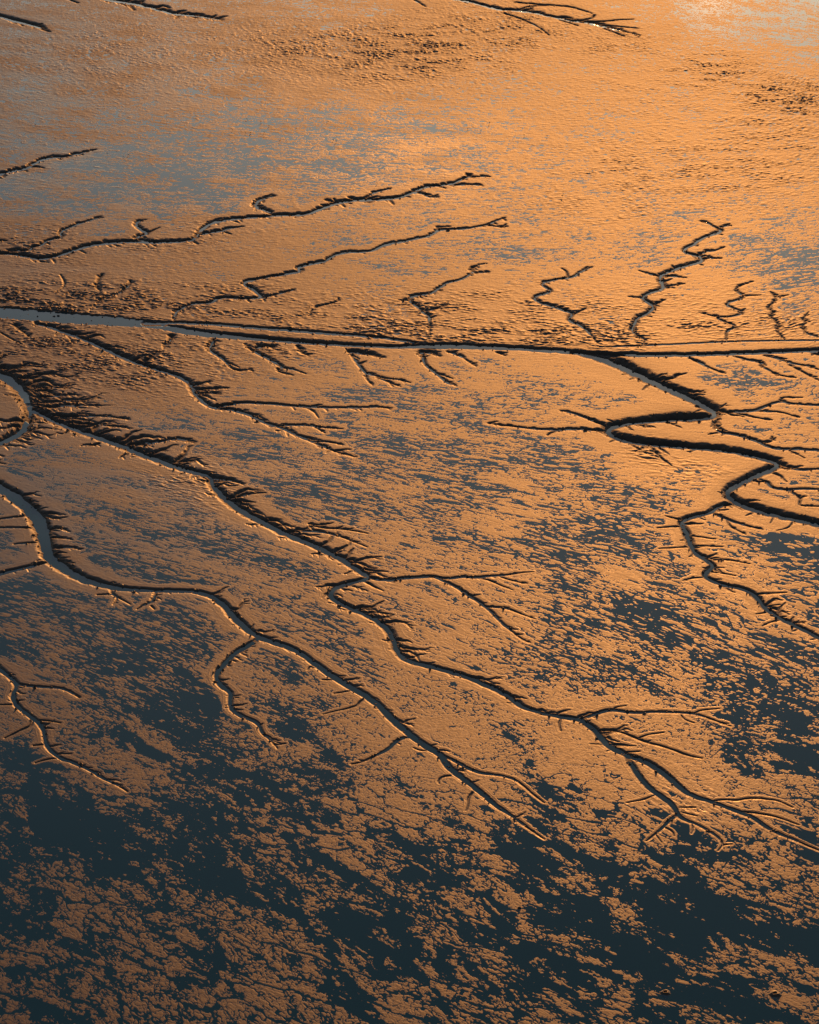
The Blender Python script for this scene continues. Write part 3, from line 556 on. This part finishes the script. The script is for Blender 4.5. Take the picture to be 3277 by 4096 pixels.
# bank roughness, bed lumps
h += (.07 * np.clip(CARVE, 0, .6)) * fbm(150, Xf / 1.6, Yf / 1.3, 3)
lump = fbm(310, Xf / 1.5, Yf / 1.1, 2) - 1.25
h += np.where(INCUT, np.clip(lump, 0, .8) * .55, 0).astype(np.float32)          # clods and small bars on the creek beds
GZ = h - CARVE
WZ = -np.where(INCUT, WFLOW, np.maximum(WFLOW, WCARVE))
gr, gc = np.zeros_like(WZ), np.zeros_like(WZ)          # mud raised over steep water cells, added to hide their stray sun glints
gr[:-1] = np.abs(np.diff(WZ, axis=0)) / (np.abs(np.diff(Yr)) + 1e-6)[:, None]
gc[:, :-1] = np.abs(np.diff(WZ, axis=1)) / (np.diff(ux)[None, :] * Tr[:, None])
steep = np.maximum(gr, gc) > .045
st2 = steep.copy(); st2[1:] |= steep[:-1]; st2[:, 1:] |= steep[:, :-1]; st2[:-1] |= steep[1:]; st2[:, :-1] |= steep[:, 1:]
GZ = np.where(st2 & (GZ > WZ - .35), np.maximum(GZ, WZ + .03), GZ)
SG = np.zeros_like(GX)                               # sheets of slick, freshly drained mud
for x, y, sx, sy, v in ((60,130,420,190,1.),(150,360,330,90,1.),(200,1050,330,190,.55),(700,330,220,90,.45),(100,560,200,60,.4)):
    SG = np.maximum(SG, v * np.exp(-0.5 * (((GX - x) / sx) ** 2 + ((GY - y) / sy) ** 2)))
slick = chart(SG.astype(np.float32)) * np.clip(.85 + .3 * fbm(410, PHI / 30, PSI / 12, 3), .3, 1.1) * np.clip(1 - .6 * RIP, 0, 1)
bankm = np.clip(CARVE * 2.2, 0, 1)
damp = np.exp(-np.clip(g, 0, 9) / .35).astype(np.float32) * (1 - DRY * .5) * np.clip((PYr - 1700) / 900, 0, 1)[:, None].astype(np.float32)
damp = (np.clip(damp, 0, 1) + slick * 1.6) * (1 - bankm) - bankm * 1.0
print("relief ok", float(GZ.min()), float((g < 0).mean()))

def grid_mesh(name, X, Y, Zv, mat):
    ny, nx = X.shape
    me = bpy.data.meshes.new(name)
    co = np.stack([X, Y, Zv], -1).astype(np.float32).reshape(-1)
    me.vertices.add(ny * nx); me.vertices.foreach_set('co', co)
    idx = np.arange(ny * nx, dtype=np.int32).reshape(ny, nx)
    q = np.stack([idx[1:, :-1], idx[1:, 1:], idx[:-1, 1:], idx[:-1, :-1]], -1).reshape(-1)
    nf = (ny - 1) * (nx - 1)
    me.loops.add(nf * 4); me.loops.foreach_set('vertex_index', q)
    me.polygons.add(nf)
    me.polygons.foreach_set('loop_start', np.arange(nf, dtype=np.int32) * 4)
    me.polygons.foreach_set('use_smooth', np.ones(nf, dtype=bool))
    me.update(calc_edges=True)
    o = bpy.data.objects.new(name, me)
    S.collection.objects.link(o)
    me.materials.append(mat)
    return o

# ------------------------------------------------------------------ materials
def mat_mud():
    m = bpy.data.materials.new("wet_mud"); m.use_nodes = True
    t = m.node_tree; b = t.nodes['Principled BSDF']
    geo = t.nodes.new('ShaderNodeNewGeometry')
    n1 = t.nodes.new('ShaderNodeTexNoise'); n1.inputs['Scale'].default_value = .12; n1.inputs['Detail'].default_value = 5
    n2 = t.nodes.new('ShaderNodeTexNoise'); n2.inputs['Scale'].default_value = 2.2; n2.inputs['Detail'].default_value = 4
    t.links.new(geo.outputs['Position'], n1.inputs['Vector']); t.links.new(geo.outputs['Position'], n2.inputs['Vector'])
    cr = t.nodes.new('ShaderNodeValToRGB')
    cr.color_ramp.elements[0].position = .3; cr.color_ramp.elements[0].color = (.028, .013, .005, 1)
    cr.color_ramp.elements[1].position = .7; cr.color_ramp.elements[1].color = (.048, .023, .008, 1)
    t.links.new(n1.outputs[0], cr.inputs[0]); t.links.new(cr.outputs[0], b.inputs['Base Color'])
    mr = t.nodes.new('ShaderNodeMapRange'); mr.inputs['From Min'].default_value = .3; mr.inputs['From Max'].default_value = .7
    mr.inputs['To Min'].default_value = MUD_R - .03; mr.inputs['To Max'].default_value = MUD_R + .04
    t.links.new(n2.outputs[0], mr.inputs[0])
    sp = t.nodes.new('ShaderNodeSeparateXYZ'); t.links.new(geo.outputs['Position'], sp.inputs[0])
    dr = t.nodes.new('ShaderNodeMapRange')                       # the mud grows coarser away from the flooded shore
    dr.inputs['From Min'].default_value = 350; dr.inputs['From Max'].default_value = 1100
    dr.inputs['To Min'].default_value = 0; dr.inputs['To Max'].default_value = MUD_FAR
    t.links.new(sp.outputs['Y'], dr.inputs[0])
    da = t.nodes.new('ShaderNodeAttribute'); da.attribute_name = 'damp'       # slick margins beside standing water
    dm = t.nodes.new('ShaderNodeMath'); dm.operation = 'MULTIPLY_ADD'; dm.inputs[1].default_value = -.17
    t.links.new(da.outputs['Fac'], dm.inputs[0]); t.links.new(mr.outputs[0], dm.inputs[2])
    ad = t.nodes.new('ShaderNodeMath'); ad.operation = 'ADD'
    t.links.new(dm.outputs[0], ad.inputs[0]); t.links.new(dr.outputs[0], ad.inputs[1]); t.links.new(ad.outputs[0], b.inputs['Roughness'])
    b.inputs['IOR'].default_value = 1.45
    bp = t.nodes.new('ShaderNodeBump'); bp.inputs['Strength'].default_value = .3; bp.inputs['Distance'].default_value = .05
    t.links.new(n2.outputs[0], bp.inputs['Height']); t.links.new(bp.outputs[0], b.inputs['Normal'])
    return m
def mat_water():
    m = bpy.data.materials.new("silty_water"); m.use_nodes = True
    t = m.node_tree; b = t.nodes['Principled BSDF']
    b.inputs['Base Color'].default_value = (.003, .030, .037, 1)
    b.inputs['Roughness'].default_value = .03
    b.inputs['IOR'].default_value = 1.33
    return m
MUD_R, MUD_FAR = .52, .175
mud = mat_mud(); water_m = mat_water()
gnd = grid_mesh('mudflat', X, Y, GZ, mud); gnd['kind'] = 'structure'
at_ = gnd.data.attributes.new('damp', 'FLOAT', 'POINT'); at_.data.foreach_set('value', damp.reshape(-1))
st = 1
ri = np.unique(np.concatenate([np.arange(0, NY, st), [NY - 1]])); ci = np.unique(np.concatenate([np.arange(0, NX, st), [NX - 1]]))
sel = np.ix_(ri, ci)
wat = grid_mesh('water', X[sel], Y[sel], WZ[sel], water_m); wat['kind'] = 'structure'
print("meshes", NX, NY)

# ------------------------------------------------------------------ small things on the flat
def level_at(x, y):
    i = int(np.argmin(np.abs(Yr - y))); j = int(np.argmin(np.abs(ux * Tr[i] - x)))
    return float(max(GZ[i, j], WZ[i, j]))
def plain(name, col, rough):
    m = bpy.data.materials.new(name); m.use_nodes = True
    t = m.node_tree; b = t.nodes['Principled BSDF']
    n = t.nodes.new('ShaderNodeTexNoise'); n.inputs['Scale'].default_value = 9
    c = t.nodes.new('ShaderNodeValToRGB')
    c.color_ramp.elements[0].color = tuple(v * .7 for v in col) + (1,); c.color_ramp.elements[1].color = tuple(v * 1.3 for v in col) + (1,)
    t.links.new(n.outputs[0], c.inputs[0]); t.links.new(c.outputs[0], b.inputs['Base Color'])
    b.inputs['Roughness'].default_value = rough
    return m
feather = plain("dark_feathers", (.018, .015, .013), .8); horn = plain("horn", (.05, .035, .02), .6)
def tube(V, F, path, n=10, flat=1.0):
    """closed tube through (x, y, z, r); flat squeezes it sideways"""
    P = [np.array(p[:3], float) for p in path]; base = len(V)
    for k, p in enumerate(P):
        t = P[min(k + 1, len(P) - 1)] - P[max(k - 1, 0)]; t /= np.linalg.norm(t) + 1e-9
        a = np.cross(t, (0, 1, 0)) if abs(t[1]) < .9 else np.cross(t, (0, 0, 1)); a /= np.linalg.norm(a); b = np.cross(t, a)
        for q in range(n):
            w = 2 * math.pi * q / n
            V.append(tuple(p + path[k][3] * (math.cos(w) * a + flat * math.sin(w) * b)))
    for k in range(len(P) - 1):
        for q in range(n):
            F.append((base + k * n + q, base + k * n + (q + 1) % n, base + (k + 1) * n + (q + 1) % n, base + (k + 1) * n + q))
    F.append(tuple(base + q for q in range(n))[::-1]); F.append(tuple(base + (len(P) - 1) * n + q for q in range(n)))
def mesh_obj(name, V, F, mat, parent=None):
    me = bpy.data.meshes.new(name); me.from_pydata(V, [], F); me.materials.append(mat)
    me.polygons.foreach_set('use_smooth', [True] * len(me.polygons)); me.update()
    o = bpy.data.objects.new(name, me); S.collection.objects.link(o); o.parent = parent
    return o
def make_bird(tall):
    root = bpy.data.objects.new('wading_bird', None); S.collection.objects.link(root)
    V, F = [], []
    if tall:    # neck stretched up
        spine = [(-.30, 0, .40, .012), (-.22, 0, .43, .045), (-.12, 0, .47, .085), (0, 0, .50, .10), (.10, 0, .53, .085), (.16, 0, .58, .05), (.17, 0, .66, .028), (.15, 0, .75, .024), (.17, 0, .83, .026), (.20, 0, .87, .036), (.245, 0, .875, .026), (.27, 0, .87, .012)]
        bill = [(.262, 0, .872, .013), (.33, 0, .862, .008), (.40, 0, .85, .002)]
        hip = .42
    else:       # hunched, head drawn in
        spine = [(-.30, 0, .34, .014), (-.22, 0, .38, .055), (-.12, 0, .42, .10), (0, 0, .45, .125), (.09, 0, .50, .11), (.14, 0, .56, .075), (.17, 0, .60, .055), (.21, 0, .61, .04), (.24, 0, .60, .018)]
        bill = [(.23, 0, .602, .014), (.30, 0, .575, .008), (.36, 0, .55, .002)]
        hip = .36
    tube(V, F, spine, 12, .8)
    for sd_ in (-1, 1):     # legs with a backward-bending ankle, three toes forward and one back
        y = .045 * sd_
        tube(V, F, [(-.01, y, hip + .02, .03), (-.005, y, hip * .78, .014), (-.035, y, hip * .5, .010), (-.01, y, hip * .22, .008), (.0, y, .012, .008)], 8)
        for a in (-.5, 0, .5):
            tube(V, F, [(0, y, .012, .007), (.06 * math.cos(a), y + .06 * math.sin(a), .008, .005)], 5)
        tube(V, F, [(0, y, .012, .006), (-.035, y, .008, .004)], 5)
    mesh_obj('body', V, F, feather, root)
    for sd_ in (-1, 1):
        V, F = [], []
        tube(V, F, [(.09, .06 * sd_, hip + .13, .02), (.03, .09 * sd_, hip + .11, .062), (-.08, .092 * sd_, hip + .07, .068), (-.20, .07 * sd_, hip + .01, .04), (-.33, .035 * sd_, hip - .06, .008)], 10, .35)
        mesh_obj('wing', V, F, feather, root)
    V, F = [], []; tube(V, F, bill, 8); mesh_obj('bill', V, F, horn, root)
    return root
tall_bird, low_bird = make_bird(True), make_bird(False)
# survey pixel, tall?, heading, scale, label
BIRDS = [
 (841,533,0,200,1.0,'small dark wading bird alone at the left end of the scattered flock'),
 (930,520,0,150,1.0,'hunched dark wading bird on a blue-grey wet patch, left of the close pair'),
 (983,533,0,170,1.1,'left bird of a close pair of dark hunched wading birds on wet mud'),
 (1003,531,0,20,1.1,'right bird of a close pair of dark hunched wading birds on wet mud'),
 (1057,530,0,190,1.1,'dark hunched wading bird just right of the close pair on orange mud'),
 (1076,503,0,200,1.0,'small dark wading bird on orange mud above and right of the close pair'),
 (1043,487,1,180,1.35,'tallest dark wading bird with stretched neck, near the top of the flock'),
 (988,477,1,160,1.0,'slim reddish dark wading bird highest in the flock left of the tallest bird'),
 (1121,564,1,10,1.2,'slender dark wading bird with raised head at the right end of the flock'),
 (406,165,1,200,1.0,'slim dark wading bird alone on pale mud below the upper left creek tips'),
 (398,235,1,190,1.0,'slim dark wading bird between brown ripple marks in the upper left'),
 (370,275,1,170,.9,'leftmost of three small dark wading birds in a row, upper left'),
 (439,274,0,160,1.0,'middle one of three small dark wading birds in a row, upper left'),
 (461,278,0,30,1.1,'rightmost of three small dark wading birds in a row, upper left'),
 (142,499,0,180,1.0,'faint brown wading bird on bare grey mud near the left edge'),
 (221,554,0,200,1.0,'small dark wading bird on grey mud above the short left edge creek'),
 (429,615,1,170,1.0,'slim dark wading bird just right of the tip of the short left edge creek'),
 (494,627,1,180,.8,'smallest wading bird, left of a darker one, past the short left edge creek'),
 (514,620,0,200,1.1,'darker wading bird right of the smallest one past the short left edge creek'),
 (1253,216,1,200,1.1,'left of two dark wading birds in the brown rippled band near the top'),
 (1264,213,0,190,1.1,'right of two dark wading birds in the brown rippled band near the top'),
 (1333,561,0,160,1.1,'upper left of two black wading birds beside a small pool, upper centre'),
 (1345,566,0,200,1.2,'lower right of two black wading birds beside a small pool, upper centre'),
 (1709,564,0,170,.9,'small dark wading bird alone on streaked orange mud in the upper centre'),
 (1959,493,1,20,1.2,'dark brown wading bird with raised head on golden mud, uppermost of three'),
 (1871,516,1,30,1.0,'dark brown wading bird on golden mud, leftmost of three'),
 (1923,522,1,160,.9,'dark brown wading bird on golden mud, lowest of three'),
 (2097,541,1,190,1.1,'dark wading bird at the right end of a thin runnel on golden mud'),
 (2188,545,1,180,1.1,'dark wading bird alone on bright golden mud right of the thin runnel'),
 (2250,786,1,20,1.6,'large stooping dark wading bird right of the tip of the upper creek'),
 (1508,733,1,170,1.1,'dark wading bird above the small branches of the upper creek'),
 (1685,733,1,200,1.0,'dark wading bird just above the right part of the upper creek'),
 (477,75,0,180,1.0,'tiny dark wading bird between the two creeks at the top left edge'),
 (78,158,0,180,1.0,'round dark wading bird below the creek tip at the far upper left'),
]
def copy_thing(r):
    o = r.copy(); S.collection.objects.link(o)
    for c_ in [q for q in S.objects if q.parent == r]:
        k = c_.copy(); S.collection.objects.link(k); k.parent = o
    return o
used = set()
for px, py, tall, head, sc, label in BIRDS:
    src_ = tall_bird if tall else low_bird
    o = src_ if tall not in used else copy_thing(src_); used.add(tall)
    x, y = ground(px, py + 3)
    o.location = (x, y, level_at(x, y) - .01); o.rotation_euler = (0, 0, math.radians(head)); o.scale = (sc,) * 3
    o['label'] = label; o['category'] = 'bird'; o['group'] = 'wading birds scattered over the upper mudflat'
# two low mud mounds with an open burrow, and a dark stone, near the shore
def make_mound(px, py, R, hgt, label):
    x, y = ground(px, py)
    root = bpy.data.objects.new('mud_mound', None); S.collection.objects.link(root)
    root.location = (x, y, max(level_at(x, y), 0) - .03)
    rr = [1.35, 1.15, 1.0, .85, .68, .52, .42, .34, .30, .26, .0]
    zz = [-.08, .0, .12, .38, .72, .97, 1.0, .86, .5, .12, .05]
    n = 40; V, F = [], []
    for r_, z_ in zip(rr, zz):
        for q in range(n):
            a = 2 * math.pi * q / n
            k = 1 + .10 * math.sin(3 * a + px) + .06 * math.sin(7 * a + py) + .03 * rnd.uniform(-1, 1)
            V.append((R * r_ * k * math.cos(a) * 1.25, R * r_ * k * math.sin(a), hgt * z_ * (1 + .15 * math.sin(2 * a + px))))
    for i in range(len(rr) - 1):
        for q in range(n):
            F.append((i * n + q, i * n + (q + 1) % n, (i + 1) * n + (q + 1) % n, (i + 1) * n + q))
    mesh_obj('mound', V, F, mud, root)
    V, F = [], []
    for q in range(n):
        a = 2 * math.pi * q / n
        V.append((R * .36 * math.cos(a), R * .29 * math.sin(a), hgt * .42)); V.append((R * .36 * math.cos(a), R * .29 * math.sin(a), hgt * .30))
    F.append(tuple(2 * q for q in range(n)))
    for q in range(n): F.append((2 * q, 2 * q + 1, (2 * q + 3) % (2 * n), (2 * q + 2) % (2 * n)))
    mesh_obj('burrow_pool', V, F, water_m, root)
    root['label'] = label; root['category'] = 'mud mound'; root['group'] = 'mud mounds with a burrow near the shore'
make_mound(2662, 3970, .85, .34, 'small round mud mound with an open burrow beside a dark pool near the bottom')
make_mound(3101, 3976, 1.0, .36, 'low mud mound with a dark burrow on the mud island at the bottom right')
x, y = ground(2078, 3631)
import bmesh
bm = bmesh.new(); bmesh.ops.create_icosphere(bm, subdivisions=3, radius=.3)
for v in bm.verts:
    v.co.x *= 1.3; v.co.z *= .6
    v.co *= 1 + .12 * math.sin(9 * v.co.x + 4 * v.co.y) + .05 * rnd.uniform(-1, 1)
me = bpy.data.meshes.new('stone'); bm.to_mesh(me); bm.free(); me.materials.append(plain("dark_stone", (.02, .02, .02), .7))
o = bpy.data.objects.new('stone', me); S.collection.objects.link(o); o.location = (x, y, level_at(x, y) + .08)
o['label'] = 'small dark stone in the shallow water among mud islands'; o['category'] = 'stone'
